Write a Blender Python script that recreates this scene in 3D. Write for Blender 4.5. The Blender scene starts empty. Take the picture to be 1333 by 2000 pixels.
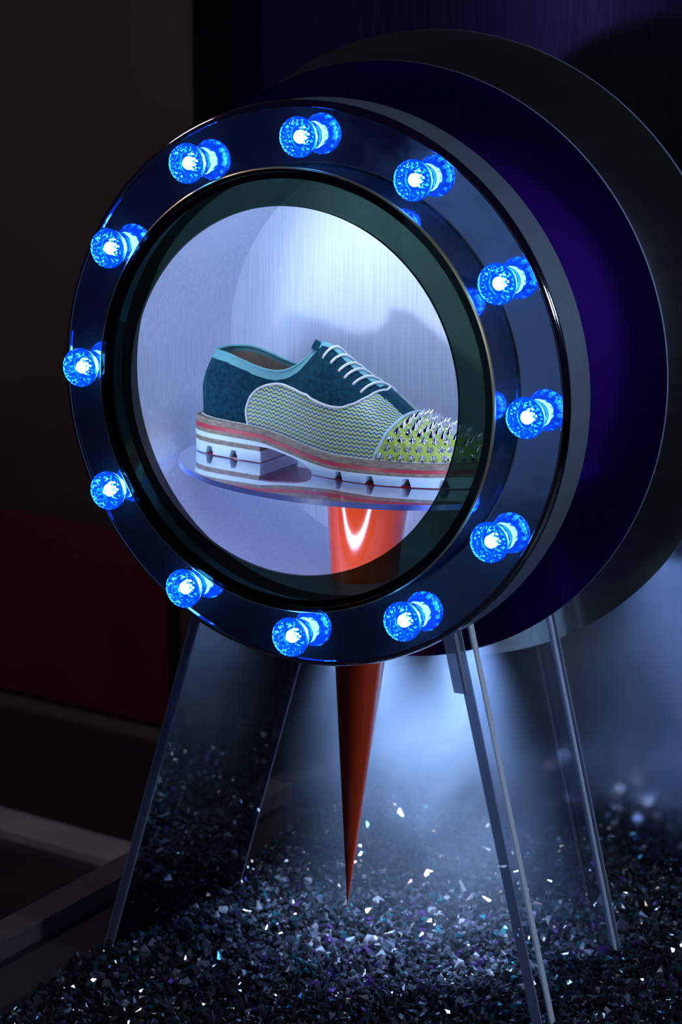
import bpy, bmesh, math, random
import numpy as np
from mathutils import Vector, Matrix
random.seed(4); rng = np.random.default_rng(4)
S = bpy.context.scene
COL = S.collection
Z0 = 0.9                      # drum axis height above the shop floor; all coordinates below are relative to the drum axis
PI = math.pi

# ------------------------------------------------------------------ camera
cam_d = bpy.data.cameras.new('camera'); cam = bpy.data.objects.new('camera', cam_d); COL.objects.link(cam)
cam.location = (1.1955, -2.1623, 0.4207 + Z0)
_w = Vector((-0.458, 0.8643, -0.2078)).normalized()
cam.rotation_euler = _w.to_track_quat('-Z', 'Y').to_euler()
cam_d.sensor_fit = 'VERTICAL'; cam_d.sensor_height = 36; cam_d.sensor_width = 24
cam_d.lens = 5708.4 / 2000 * 36
cam_d.clip_start = 0.05; cam_d.clip_end = 60
cam_d.dof.use_dof = True; cam_d.dof.focus_distance = 2.5; cam_d.dof.aperture_fstop = 10
S.camera = cam
S.cycles.transparent_max_bounces = 40

# ------------------------------------------------------------------ world, exposure, lights
S.view_settings.view_transform = 'Standard'; S.view_settings.look = 'None'
S.view_settings.exposure = 0.0; S.view_settings.gamma = 1.0; S.view_settings.use_curve_mapping = False
W = bpy.data.worlds.new('night'); S.world = W; W.use_nodes = True
W.node_tree.nodes['Background'].inputs[0].default_value = (0.20, 0.14, 0.60, 1)
W.node_tree.nodes['Background'].inputs[1].default_value = 0.020

def light(name, kind, loc, power, col, target=None, **kw):
    d = bpy.data.lights.new(name, kind); o = bpy.data.objects.new(name, d); COL.objects.link(o)
    o.location = (loc[0], loc[1], loc[2] + Z0); d.energy = power; d.color = col
    if target is not None:
        v = Vector(target) - Vector(loc); o.rotation_euler = v.to_track_quat('-Z', 'Y').to_euler()
    for k, val in kw.items(): setattr(d, k, val)
    return o
# spot under the drum, shining straight down through the smoke
light('smoke_spot', 'SPOT', (0.078, 0.200, -0.232), 27, (0.46, 0.64, 1.0), (0.030, 0.235, -0.56), spot_size=math.radians(66), spot_blend=1.0, shadow_soft_size=0.02)
light('smoke_spot', 'SPOT', (-0.055, 0.232, -0.232), 17, (0.40, 0.58, 1.0), (-0.02, 0.24, -0.56), spot_size=math.radians(72), spot_blend=1.0, shadow_soft_size=0.02)
# window spot in front, shining through the round opening on to the shoe
light('window_spot', 'SPOT', (-0.24, -1.1, -0.17), 15, (0.76, 0.85, 1.0), (0.0, 0.14, -0.0), spot_size=math.radians(18), spot_blend=0.5, shadow_soft_size=0.055)
# unseen fill light added at the top of the steel chamber
light('chamber_fill', 'AREA', (0.0, 0.10, 0.176), 0.30, (0.68, 0.79, 1.0), (0.0, 0.12, 0.0), shape='DISK', size=0.07)
# unseen lamps added to light the two boards that the mirrors reflect
light('board_fill_lamp', 'SPOT', (-1.25, -2.5, 0.9), 30, (0.45, 0.68, 1.0), (-1.25, -3.6, -0.5), spot_size=math.radians(70), spot_blend=0.8, shadow_soft_size=0.1)
light('board_fill_lamp', 'SPOT', (-3.3, -2.4, 1.3), 16, (0.62, 0.55, 1.0), (-3.35, -3.6, 0.1), spot_size=math.radians(75), spot_blend=0.8, shadow_soft_size=0.1)
# cool shop light from the right, warm dim light in the shop to the left
light('shop_light_right', 'AREA', (1.35, -0.10, 0.55), 9, (0.62, 0.78, 1.0), (0.2, 0.1, 0.0), shape='DISK', size=0.22)
light('shop_light_left', 'POINT', (-1.3, 0.2, 1.0), 15.0, (1.0, 0.82, 0.90), shadow_soft_size=0.15)

# ------------------------------------------------------------------ materials
def mat(name, base=(0.5, 0.5, 0.5), rough=0.5, metal=0.0, **kw):
    m = bpy.data.materials.new(name); m.use_nodes = True
    b = m.node_tree.nodes['Principled BSDF']
    b.inputs['Base Color'].default_value = (*base, 1); b.inputs['Roughness'].default_value = rough; b.inputs['Metallic'].default_value = metal
    for k, v in kw.items(): b.inputs[k].default_value = v
    return m
def nodes(m): return m.node_tree.nodes, m.node_tree.links, m.node_tree.nodes['Principled BSDF']
def noise_rough(m, scale, lo, hi, stretch=(1, 1, 1), bump=0.0, detail=4):
    n, l, b = nodes(m)
    tc = n.new('ShaderNodeTexCoord'); mp = n.new('ShaderNodeMapping'); mp.inputs['Scale'].default_value = stretch
    t = n.new('ShaderNodeTexNoise'); t.inputs['Scale'].default_value = scale; t.inputs['Detail'].default_value = detail
    r = n.new('ShaderNodeMapRange'); r.inputs['From Min'].default_value = 0.3; r.inputs['From Max'].default_value = 0.7
    r.inputs['To Min'].default_value = lo; r.inputs['To Max'].default_value = hi
    l.new(tc.outputs['Object'], mp.inputs[0]); l.new(mp.outputs[0], t.inputs['Vector']); l.new(t.outputs['Fac'], r.inputs['Value'])
    l.new(r.outputs[0], b.inputs['Roughness'])
    if bump:
        bp = n.new('ShaderNodeBump'); bp.inputs['Strength'].default_value = bump; bp.inputs['Distance'].default_value = 0.001
        l.new(t.outputs['Fac'], bp.inputs['Height']); l.new(bp.outputs[0], b.inputs['Normal'])
    return m
def noise_color(m, scale, c1, c2, stretch=(1, 1, 1), bump=0.0, dist=0.001, detail=5):
    n, l, b = nodes(m)
    tc = n.new('ShaderNodeTexCoord'); mp = n.new('ShaderNodeMapping'); mp.inputs['Scale'].default_value = stretch
    t = n.new('ShaderNodeTexNoise'); t.inputs['Scale'].default_value = scale; t.inputs['Detail'].default_value = detail
    r = n.new('ShaderNodeValToRGB'); r.color_ramp.elements[0].position = 0.35; r.color_ramp.elements[1].position = 0.65
    r.color_ramp.elements[0].color = (*c1, 1); r.color_ramp.elements[1].color = (*c2, 1)
    l.new(tc.outputs['Object'], mp.inputs[0]); l.new(mp.outputs[0], t.inputs['Vector']); l.new(t.outputs['Fac'], r.inputs[0])
    l.new(r.outputs[0], b.inputs['Base Color'])
    if bump:
        bp = n.new('ShaderNodeBump'); bp.inputs['Strength'].default_value = bump; bp.inputs['Distance'].default_value = dist
        l.new(t.outputs['Fac'], bp.inputs['Height']); l.new(bp.outputs[0], b.inputs['Normal'])
    return m
def streaks(m, c1, c2, scale, stretch):
    noise_color(m, scale, c1, c2, stretch, 0.0, detail=3); return m
def emit(name, col, strength):
    m = bpy.data.materials.new(name); m.use_nodes = True; n = m.node_tree.nodes; l = m.node_tree.links
    n.clear(); o = n.new('ShaderNodeOutputMaterial'); e = n.new('ShaderNodeEmission')
    e.inputs[0].default_value = (*col, 1); e.inputs[1].default_value = strength; l.new(e.outputs[0], o.inputs[0]); return m
def acrylic(name, tint, ior=1.49, gloss=(1, 1, 1), rough=0.0, boost=1.0):
    """thin clear sheet: tinted see-through mixed with a Fresnel gloss"""
    m = bpy.data.materials.new(name); m.use_nodes = True; n = m.node_tree.nodes; l = m.node_tree.links
    n.clear(); o = n.new('ShaderNodeOutputMaterial'); mx = n.new('ShaderNodeMixShader'); f = n.new('ShaderNodeFresnel'); f.inputs[0].default_value = ior
    t = n.new('ShaderNodeBsdfTransparent'); t.inputs[0].default_value = (*tint, 1)
    g = n.new('ShaderNodeBsdfGlossy'); g.inputs[0].default_value = (*gloss, 1); g.inputs['Roughness'].default_value = rough
    gm = n.new('ShaderNodeNewGeometry'); pw = n.new('ShaderNodeMath'); pw.operation = 'POWER'; pw.inputs[0].default_value = ior      # same Fresnel on both faces of the thin sheet
    ex = n.new('ShaderNodeMath'); ex.operation = 'MULTIPLY_ADD'; ex.inputs[1].default_value = -2.0; ex.inputs[2].default_value = 1.0
    l.new(gm.outputs['Backfacing'], ex.inputs[0]); l.new(ex.outputs[0], pw.inputs[1]); l.new(pw.outputs[0], f.inputs[0])
    ml = n.new('ShaderNodeMath'); ml.operation = 'MULTIPLY'; ml.inputs[1].default_value = boost; ml.use_clamp = True
    l.new(f.outputs[0], ml.inputs[0]); l.new(ml.outputs[0], mx.inputs[0]); l.new(t.outputs[0], mx.inputs[1]); l.new(g.outputs[0], mx.inputs[2]); l.new(mx.outputs[0], o.inputs[0])
    return m

M = {}
M['smoked_mirror'] = acrylic('smoked_mirror', (0.19, 0.265, 0.22), 1.5, (0.75, 0.9, 0.85), 0.01, 1.6)
M['gold_edge'] = mat('gold_edge', (0.62, 0.52, 0.30), 0.35, 0.8)
M['blue_mirror'] = noise_rough(mat('blue_mirror', (0.50, 0.62, 0.88), 0.04, 0.95), 45, 0.02, 0.12)
M['chrome'] = mat('chrome', (0.55, 0.55, 0.62), 0.06, 1.0)
M['satin_band'] = noise_rough(mat('satin_band', (0.20, 0.24, 0.32), 0.3, 0.6), 120, 0.35, 0.42)
M['steel'] = noise_rough(mat('steel', (0.62, 0.68, 0.82), 0.4, 0.55), 170, 0.36, 0.50, (4, 4, 0.12), 0.05)
streaks(M['steel'], (0.54, 0.60, 0.74), (0.66, 0.72, 0.86), 130, (5, 5, 0.10))
M['black'] = mat('black', (0.006, 0.006, 0.010), 0.5)
M['purple_mirror'] = mat('purple_mirror', (0.055, 0.006, 0.26), 0.20, 0.85)
M['gold_mirror'] = noise_rough(mat('gold_mirror', (0.27, 0.29, 0.24), 0.1, 0.9), 8, 0.16, 0.26, (1, 1, 12))
M['pale_edge'] = mat('pale_edge', (0.45, 0.52, 0.85), 0.25, 0.6)
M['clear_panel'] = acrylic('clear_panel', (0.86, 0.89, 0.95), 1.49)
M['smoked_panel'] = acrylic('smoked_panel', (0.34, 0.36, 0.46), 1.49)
def edge_acrylic(name, tint, body, k):
    """sawn and polished edge of the sheet, and its painted refraction lines: cloudy, lets part of the light behind through"""
    m = bpy.data.materials.new(name); m.use_nodes = True; n = m.node_tree.nodes; l = m.node_tree.links; n.clear()
    o = n.new('ShaderNodeOutputMaterial'); a = n.new('ShaderNodeMixShader'); a.inputs[0].default_value = k
    t = n.new('ShaderNodeBsdfTransparent'); t.inputs[0].default_value = (*tint, 1)
    c = n.new('ShaderNodeMixShader'); c.inputs[0].default_value = 0.5
    d = n.new('ShaderNodeBsdfDiffuse'); d.inputs[0].default_value = (*body, 1); u = n.new('ShaderNodeBsdfTranslucent'); u.inputs[0].default_value = (*body, 1)
    l.new(d.outputs[0], c.inputs[1]); l.new(u.outputs[0], c.inputs[2]); l.new(t.outputs[0], a.inputs[1]); l.new(c.outputs[0], a.inputs[2]); l.new(a.outputs[0], o.inputs[0]); return m
M['panel_edge'] = edge_acrylic('panel_edge', (0.62, 0.66, 0.72), (0.55, 0.60, 0.72), 0.6)
M['refracted_line'] = edge_acrylic('refracted_line', (0.9, 0.95, 1.0), (0.92, 0.95, 1.0), 0.85)  # pale tone stands in for light refracted in the sheet
M['disc_top'] = acrylic('disc_top', (0.78, 0.80, 0.98), 1.5, (1, 1, 1), 0.02, 2.4)
M['disc_edge'] = mat('disc_edge', (0.16, 0.22, 0.72), 0.25)
M['red_lacquer'] = mat('red_lacquer', (0.85, 0.065, 0.012), 0.12, 0.0, **{'Coat Weight': 1.0, 'Coat Roughness': 0.11})
M['led'] = emit('led', (0.60, 0.75, 1.0), 37)

# ------------------------------------------------------------------ mesh helpers
def link(name, me, material, parent=None):
    o = bpy.data.objects.new(name, me); COL.objects.link(o)
    if material is not None:
        for m in (material if isinstance(material, (list, tuple)) else [material]): me.materials.append(m)
    if parent is not None: o.parent = parent
    return o
ORG = {}
def origin(parent):
    v = Vector((0, 0, 0)); p = parent
    while p is not None: v += p.location; p = p.parent
    return v
def mesh(name, V, F, material, parent=None, smooth=True, uv=None, midx=None, sharp=None, solid=True):
    """V in drum coordinates; stored relative to the parent's place"""
    V = np.asarray(V, float).reshape(-1, 3).copy(); V[:, 2] += Z0
    if parent is not None: V -= np.array(origin(parent))
    me = bpy.data.meshes.new(name); me.from_pydata(V.tolist(), [], [list(map(int, f)) for f in F])
    if smooth is True: me.polygons.foreach_set('use_smooth', [True] * len(me.polygons))
    elif smooth is not False: me.polygons.foreach_set('use_smooth', list(smooth))
    if midx is not None: me.polygons.foreach_set('material_index', list(midx))
    if uv is not None:
        u = me.uv_layers.new(name='UVMap'); li = np.zeros(len(me.loops), int); me.loops.foreach_get('vertex_index', li)
        u.data.foreach_set('uv', np.asarray(uv, np.float32)[li].ravel())
    me.validate(); me.update()
    if solid:
        bm = bmesh.new(); bm.from_mesh(me); bmesh.ops.recalc_face_normals(bm, faces=bm.faces); bm.to_mesh(me); bm.free()
    if sharp: me.set_sharp_from_angle(angle=math.radians(sharp))
    return link(name, me, material, parent)
def tag(o, label=None, cat=None, group=None, kind=None):
    if label: o['label'] = label
    if cat: o['category'] = cat
    if group: o['group'] = group
    if kind: o['kind'] = kind
    return o
def empty(name, loc, label, cat, group=None):
    o = bpy.data.objects.new(name, None); COL.objects.link(o); o.location = (loc[0], loc[1], loc[2] + Z0); o.empty_display_size = 0.05
    return tag(o, label, cat, group)
def lathe(prof, n=160, cx=0.0, cz=0.0, closed=True):
    """revolve (r, y) pairs about the drum axis (world y)"""
    t = np.arange(n) * 2 * PI / n; V = []; F = []
    for r, y in prof: V.append(np.stack([cx + r * np.sin(t), np.full(n, y), cz + r * np.cos(t)], -1))
    k = len(prof)
    for i in range(k if closed else k - 1):
        j = (i + 1) % k
        for a in range(n):
            b = (a + 1) % n; F.append((i * n + a, i * n + b, j * n + b, j * n + a))
    return np.concatenate(V), F
def box(x0, x1, y0, y1, z0, z1):
    V = [(x, y, z) for x in (x0, x1) for y in (y0, y1) for z in (z0, z1)]
    return V, [(0, 1, 3, 2), (4, 6, 7, 5), (0, 4, 5, 1), (2, 3, 7, 6), (0, 2, 6, 4), (1, 5, 7, 3)]
def hexa(A, B):
    """solid between two quads A and B (4 points each, same order)"""
    return list(A) + list(B), [(0, 1, 2, 3), (7, 6, 5, 4), (0, 4, 5, 1), (1, 5, 6, 2), (2, 6, 7, 3), (3, 7, 4, 0)]
def tube(P, r, n=8, cap=True, closed=False):
    P = np.asarray(P, float); k = len(P); V = []; F = []
    r = np.broadcast_to(np.asarray(r, float), (k,))
    T = np.roll(P, -1, 0) - np.roll(P, 1, 0)
    if not closed: T[0] = P[1] - P[0]; T[-1] = P[-1] - P[-2]
    T /= np.linalg.norm(T, axis=1)[:, None] + 1e-12
    up = np.array([0.13, 0.21, 0.97]); N = up - T[0] * (up @ T[0]); N /= np.linalg.norm(N)
    for i in range(k):
        N = N - T[i] * (N @ T[i]); N /= np.linalg.norm(N) + 1e-12; B = np.cross(T[i], N)
        for a in range(n):
            c = 2 * PI * a / n; V.append(P[i] + r[i] * (math.cos(c) * N + math.sin(c) * B))
    for i in range(k if closed else k - 1):
        j = (i + 1) % k
        for a in range(n): b = (a + 1) % n; F.append((i * n + a, i * n + b, j * n + b, j * n + a))
    if cap and not closed: F.append(tuple(range(n - 1, -1, -1))); F.append(tuple((k - 1) * n + a for a in range(n)))
    return V, F
class Acc:
    def __init__(s): s.V = []; s.F = []
    def add(s, vf): o = len(s.V); s.V += [tuple(v) for v in vf[0]]; s.F += [tuple(i + o for i in f) for f in vf[1]]; return s

# ------------------------------------------------------------------ setting
FLOOR = -0.585                # top of the display base, under the glass gravel
GRAV = -0.563                 # mean top of the gravel
mb = mat('display_base', (0.012, 0.012, 0.020), 0.6)
tag(mesh('floor', *box(-0.40, 1.3, -0.9, 0.75, -0.9, FLOOR), mb, smooth=False), kind='structure')
mo = noise_color(mat('shop_floor', rough=0.35), 3, (0.020, 0.022, 0.028), (0.045, 0.045, 0.045))
tag(mesh('floor_shop', *box(-5, 4, -5, 5, -0.95, -0.9001), mo, smooth=False), kind='structure')
# mirror wall behind the display, turned 7 degrees
bn = Vector((math.sin(0.1257), math.cos(0.1257), 0)); bt = Vector((bn.y, -bn.x, 0)); bo = bn * 0.5286
def bw(u, dep, z): p = bo + bt * u + bn * dep; return (p.x, p.y, z)
M['wall_mirror'] = noise_rough(mat('wall_mirror', (0.42, 0.47, 0.64), 0.1, 1.0), 60, 0.09, 0.17, (5, 5, 0.2))
A = [bw(-0.42, 0, FLOOR), bw(1.5, 0, FLOOR), bw(1.5, 0, 1.3), bw(-0.42, 0, 1.3)]
B = [bw(-0.42, 0.02, FLOOR), bw(1.5, 0.02, FLOOR), bw(1.5, 0.02, 1.3), bw(-0.42, 0.02, 1.3)]
tag(mesh('wall_back', *hexa(A, B), M['wall_mirror'], smooth=False), kind='structure')
mfar = mat('far_wall', (0.62, 0.42, 0.85), 0.9)
tag(mesh('wall_far', *box(-6.0, 4.0, 4.2, 4.3, -0.9, 2.5), mfar, smooth=False), kind='structure')
mfr = mat('reflection_board_blue', (0.45, 0.58, 0.80), 0.8)
tag(mesh('reflection_board', *box(-1.70, -0.75, -3.7, -3.6, -0.9, -0.13), mfr, smooth=False), kind='structure')  # unseen board, added to brighten the reflection in the lamp ring
mpu = noise_color(mat('reflection_board_purple', rough=0.9), 5, (0.20, 0.12, 0.50), (0.42, 0.40, 0.75))
tag(mesh('reflection_board', *box(-3.36, -2.96, -3.7, -3.6, -0.9, 1.2), mpu, smooth=False), kind='structure')  # unseen board, added to give the back mirror a purple reflection
# left window frame: sill bar running into depth
mf = mat('sill_metal', (0.10, 0.085, 0.10), 0.45, 0.3)
tag(mesh('trim_1', *box(-0.352, -0.316, -1.0, 0.62, -0.9, -0.553), mf, smooth=False), kind='structure')
md = mat('sill_dark', (0.018, 0.016, 0.022), 0.5)
tag(mesh('trim_2', *box(-0.316, -0.248, -1.0, 0.55, -0.59, -0.571), md, smooth=False), kind='structure')
# the shop beyond the left window
wd = Vector((0.9838, -0.179, 0)); wn = Vector((0.179, 0.9838, 0)); wo = Vector((-1.12, 1.66, 0))
def lw(u, dep, z): p = wo + wd * u + wn * dep; return (p.x, p.y, z)
def wallbox(u0, u1, d0, d1, z0, z1): return hexa([lw(u0, d0, z0), lw(u1, d0, z0), lw(u1, d0, z1), lw(u0, d0, z1)], [lw(u0, d1, z0), lw(u1, d1, z0), lw(u1, d1, z1), lw(u0, d1, z1)])
mw = noise_color(mat('brown_wall', rough=0.8), 1.4, (0.050, 0.036, 0.036), (0.095, 0.075, 0.065))
tag(mesh('wall_left', *wallbox(-3.0, 0.042, 0.0, 0.1, -0.9, 2.0), mw, smooth=False), kind='structure')
mbb = mat('baseboard', (0.16, 0.14, 0.12), 0.6)
tag(mesh('baseboard_left', *wallbox(-3.0, 0.0, -0.02, 0.0, -0.9, -0.868), mbb, smooth=False), kind='structure')
mr = noise_color(mat('red_panel', rough=0.7), 2.0, (0.12, 0.010, 0.022), (0.17, 0.013, 0.024))
rp = mesh('wall_panel', *wallbox(-3.0, 0.004, -0.03, -0.004, -0.866, -0.57), mr, smooth=False)
tag(rp, 'dim red panel along the foot of the dark brown wall beyond the left sill', 'panel')
ms = noise_color(mat('pale_strip', rough=0.6), 6, (0.32, 0.33, 0.31), (0.48, 0.48, 0.45))
def sw(u, w, z): p = Vector((-1.0247, 1.19, 0)) + Vector((0.981, -0.193, 0)) * u + Vector((0.193, 0.981, 0)) * w; return (p.x, p.y, z)
tag(mesh('trim_3', *hexa([sw(-2, -0.075, -0.9), sw(0.8, -0.075, -0.9), sw(0.8, 0.0, -0.9), sw(-2, 0.0, -0.9)], [sw(-2, -0.075, -0.888), sw(0.8, -0.075, -0.888), sw(0.8, 0.0, -0.888), sw(-2, 0.0, -0.888)]), ms, smooth=False), kind='structure')

# ------------------------------------------------------------------ the lamp drum on its clear legs
stand = empty('display_drum', (0, 0.15, FLOOR), 'round dark mirror drum ringed with lit blue lamps, standing on clear slanting legs', 'display stand')
RP = 0.1930; RH = 0.1600; YR = 0.029; RD = 0.2477; RC = 0.189; YB = 0.224
V, F = lathe([(RH, 0.0), (RP - 0.0012, 0.0), (RP, 0.0012), (RP, 0.0038), (RH, 0.0038)], 200)
fp = mesh('front_plate', V, F, [M['smoked_mirror'], M['gold_edge'], M['black']], stand, midx=[0] * 200 + [1] * 400 + [0] * 200 + [2] * 200, sharp=30)
fp['label'] = 'smoked mirror ring with a thin gold rim framing the opening'
V, F = lathe([(0.1905, 0.0042), (0.1905, YR + 0.002), (RC, YR + 0.002), (RC, 0.0042)], 160); mesh('front_barrel', V, F, M['blue_mirror'], stand, sharp=30)
V, F = lathe([(0.1905, YR), (0.2432, YR), (0.2432, YR + 0.004), (0.1905, YR + 0.004)], 200)
o = mesh('lamp_ring', V, F, M['blue_mirror'], stand, sharp=30); o['label'] = 'blue mirror ring carrying twelve lamps'
bead = [(0.2432, YR + 0.002)] + [(0.2432 + 0.0045 * math.sin(a), YR + 0.004 - 0.0065 * math.cos(a)) for a in np.linspace(-0.25, PI * 0.5, 9)] + [(0.2432, YR + 0.010)]
V, F = lathe(bead, 200); mesh('chrome_bead', V, F, M['chrome'], stand, sharp=50)
V, F = lathe([(RD - 0.0004, YR + 0.006), (RD - 0.0004, 0.0748), (RD - 0.004, 0.0748), (RD - 0.004, YR + 0.006)], 200); mesh('drum_band', V, F, M['satin_band'], stand, sharp=30)
V, F = lathe([(0.1905, 0.0700), (RD - 0.004, 0.0700), (RD - 0.004, 0.0735), (0.1905, 0.0735)], 160); mesh('rear_ring', V, F, M['black'], stand, sharp=30)
# brushed steel chamber behind the opening
V, F = lathe([(RC, 0.057), (RC, YB), (RC + 0.0015, YB), (RC + 0.0015, 0.057)], 200)
o = mesh('chamber_wall', V, F, [M['steel']], stand, sharp=30); o['label'] = 'brushed steel inner wall of the opening'
V, F = lathe([(RC, YR + 0.002), (RC, 0.057), (RC + 0.0015, 0.057), (RC + 0.0015, YR + 0.002)], 160); mesh('blackout_band', V, F, M['black'], stand, sharp=30)  # black band added so the see-through front plate looks dark at left
t = np.arange(200) * 2 * PI / 200
V = np.concatenate([np.stack([RC * np.sin(t), np.full(200, YB + d), RC * np.cos(t)], -1) for d in (0, 0.002)])
o = mesh('chamber_back', V, [tuple(range(200)), tuple(range(399, 199, -1))] + [(i, (i + 1) % 200, 200 + (i + 1) % 200, 200 + i) for i in range(200)], M['steel'], stand, smooth=False)
o['label'] = 'vertically brushed steel back of the opening'
V, F = lathe([(0.1885, 0.0045), (0.1885, 0.0075), (0.183, 0.0075), (0.183, 0.0045)], 120)
mesh('light_strip', V, F, [M['black'], M['led']], stand, midx=[0] * 120 + [1] * 120 + [0] * 240, sharp=30)
# purple and gold mirror discs behind
def disc(name, r, y, th, face, edge, label, hole=0.0):
    n = 220; tt = np.arange(n) * 2 * PI / n
    if hole: V, F = lathe([(hole, y), (r, y), (r, y + th), (hole, y + th)], n); mi = [0] * n + [1] * n + [0] * 2 * n
    else:
        V = np.concatenate([np.stack([r * np.sin(tt), np.full(n, y + d), r * np.cos(tt)], -1) for d in (0, th)])
        F = [tuple(range(n)), tuple(range(2 * n - 1, n - 1, -1))] + [(i, (i + 1) % n, n + (i + 1) % n, n + i) for i in range(n)]; mi = [0, 0] + [1] * n
    o = mesh(name, V, F, [face, edge], stand, smooth=False, midx=mi); o['label'] = label; return o
disc('purple_disc', 0.2733, 0.183, 0.003, M['purple_mirror'], M['pale_edge'], 'dark purple mirror disc behind the lamp ring', RC + 0.0015)
disc('gold_disc', 0.2964, 0.2893, 0.003, M['gold_mirror'], M['pale_edge'], 'dark gold mirror disc, rearmost and largest')
V, F = lathe([(0.06, YB + 0.002), (0.06, 0.2893), (0.05, 0.2893), (0.05, YB + 0.002)], 48); mesh('rear_hub', V, F, M['black'], stand, sharp=30)
# clear side panels that carry the drum: front edge y=.06, rear edge y=.27
def panel(front, rear, inward, edge_label, body, zt=-0.16, zb=FLOOR):
    """front/rear: (x at z=-.22, slope) of the two upright edges; inward: thickness direction sign"""
    th = 0.009
    def P(e, y, z, k): x0, s = e; return (x0 + s * (-0.22 - z) + inward * th * k, y, z)
    A = [P(front, 0.062, zb, 0), P(rear, 0.27, zb, 0), P(rear, 0.27, zt - 0.02, 0), P(front, 0.062, zt, 0)]
    B = [P(front, 0.062, zb, 1), P(rear, 0.27, zb, 1), P(rear, 0.27, zt - 0.02, 1), P(front, 0.062, zt, 1)]
    V, F = hexa(A, B)
    o = mesh('leg_panel', V, F, [body], stand, smooth=False); o['label'] = edge_label
    def strip(nm, e, y0, y1, m, k0=0.0, k1=1.0):
        A = [P(e, y0, zb, k0), P(e, y1, zb, k0), P(e, y1, zt - 0.02, k0), P(e, y0, zt, k0)]; B = [P(e, y0, zb, k1), P(e, y1, zb, k1), P(e, y1, zt - 0.02, k1), P(e, y0, zt, k1)]
        V, F = hexa(A, B); return mesh(nm, V, F, m, o, smooth=False)
    strip('polished_edge', front, 0.060, 0.0618, M['panel_edge'], -0.04, 1.04)
    strip('polished_edge', rear, 0.2702, 0.272, M['panel_edge'], -0.04, 1.04)
    return o, strip
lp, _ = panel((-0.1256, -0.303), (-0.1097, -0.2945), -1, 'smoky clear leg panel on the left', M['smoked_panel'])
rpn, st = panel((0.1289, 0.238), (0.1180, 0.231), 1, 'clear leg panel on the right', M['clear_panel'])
st('refraction_strip', (0.1275, 0.2375), 0.079, 0.0865, M['refracted_line'], 1.0, 1.2)  # added strip on the outer face, painting the bright refracted line
st('refraction_strip', (0.1180, 0.231), 0.258, 0.2595, M['refracted_line'], 1.0, 1.25)  # another painted refraction line, near the rear edge
V, F = box(0.1225, 0.1345, 0.054, 0.0598, -0.262, -0.195)
V = [(x + 0.238 * (-0.22 - z), y, z) for x, y, z in V]
o = mesh('leg_bracket', V, F, M['panel_edge'], stand, smooth=False)

# lamps: moulded blue caps with a star cut front, on the lamp ring
def lamp_lens():
    n = 48; tt = np.arange(n) * 2 * PI / n
    tri = np.abs(((tt * 12 / (2 * PI)) % 1) * 2 - 1)         # star wave, 12 points
    tri2 = np.abs((((tt * 12 / (2 * PI)) + 0.5) % 1) * 2 - 1)
    rings = []; flat = []
    def ring(r, y, mod=0.0, wave=tri, rm=0.0, fl=False):
        rr = r * (1 + rm * (wave - 0.5)); rings.append(np.stack([rr * np.sin(tt), np.full(n, y) + mod * (wave - 0.5), rr * np.cos(tt)], -1)); flat.append(fl)
    ring(0.0006, -0.0275)
    k = 8
    for i in range(k):
        r0 = 0.0012 + (0.0088 - 0.0012) * i / k; ring(r0, -0.0272 + 0.0011 * (i / k)); ring(r0 + 0.0006, -0.0266 + 0.0011 * (i / k))
    ring(0.0092, -0.0262, fl=True)
    ring(0.0120, -0.0258, 0.0026, tri, 0.08, True)
    ring(0.0150, -0.0248, 0.0022, tri2, 0.04, True)
    ring(0.0163, -0.0242); ring(0.0173, -0.0226); ring(0.0176, -0.0205); ring(0.0171, -0.0190); ring(0.0163, -0.0186)
    ring(0.0160, -0.0170, rm=0.05, wave=tri, fl=True); ring(0.0138, -0.0115, rm=0.07, wave=tri, fl=True); ring(0.0118, -0.0075, rm=0.06, wave=tri, fl=True)
    ring(0.0112, -0.0066); ring(0.0118, -0.0056); ring(0.0112, -0.0046); ring(0.0112, -0.0006)
    V = np.concatenate(rings); F = []; sm = []
    m = len(rings)
    F.append(tuple(range(n))); sm.append(True)
    for i in range(m - 1):
        for a in range(n): b = (a + 1) % n; F.append((i * n + a, (i + 1) * n + a, (i + 1) * n + b, i * n + b)); sm.append(not (flat[i] or flat[i + 1]))
    F.append(tuple((m - 1) * n + a for a in range(n - 1, -1, -1))); sm.append(False)
    return V, F, sm
def lamp_glass():
    m = bpy.data.materials.new('lamp_glass'); m.use_nodes = True; n = m.node_tree.nodes; l = m.node_tree.links; n.clear()
    o = n.new('ShaderNodeOutputMaterial'); g = n.new('ShaderNodeBsdfGlass'); g.inputs['Color'].default_value = (0.24, 0.58, 1.0, 1); g.inputs['IOR'].default_value = 1.49; g.inputs['Roughness'].default_value = 0.0
    e = n.new('ShaderNodeEmission'); e.inputs[0].default_value = (0.0, 0.10, 1.0, 1); e.inputs[1].default_value = 0.30
    a = n.new('ShaderNodeAddShader'); l.new(g.outputs[0], a.inputs[0]); l.new(e.outputs[0], a.inputs[1]); l.new(a.outputs[0], o.inputs[0]); return m
M['lamp_glass'] = lamp_glass(); M['lamp_core'] = emit('lamp_core', (0.34, 0.70, 1.0), 15)
LV, LF, LS = lamp_lens()
RL = 0.2180
lens0 = core0 = None
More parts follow.
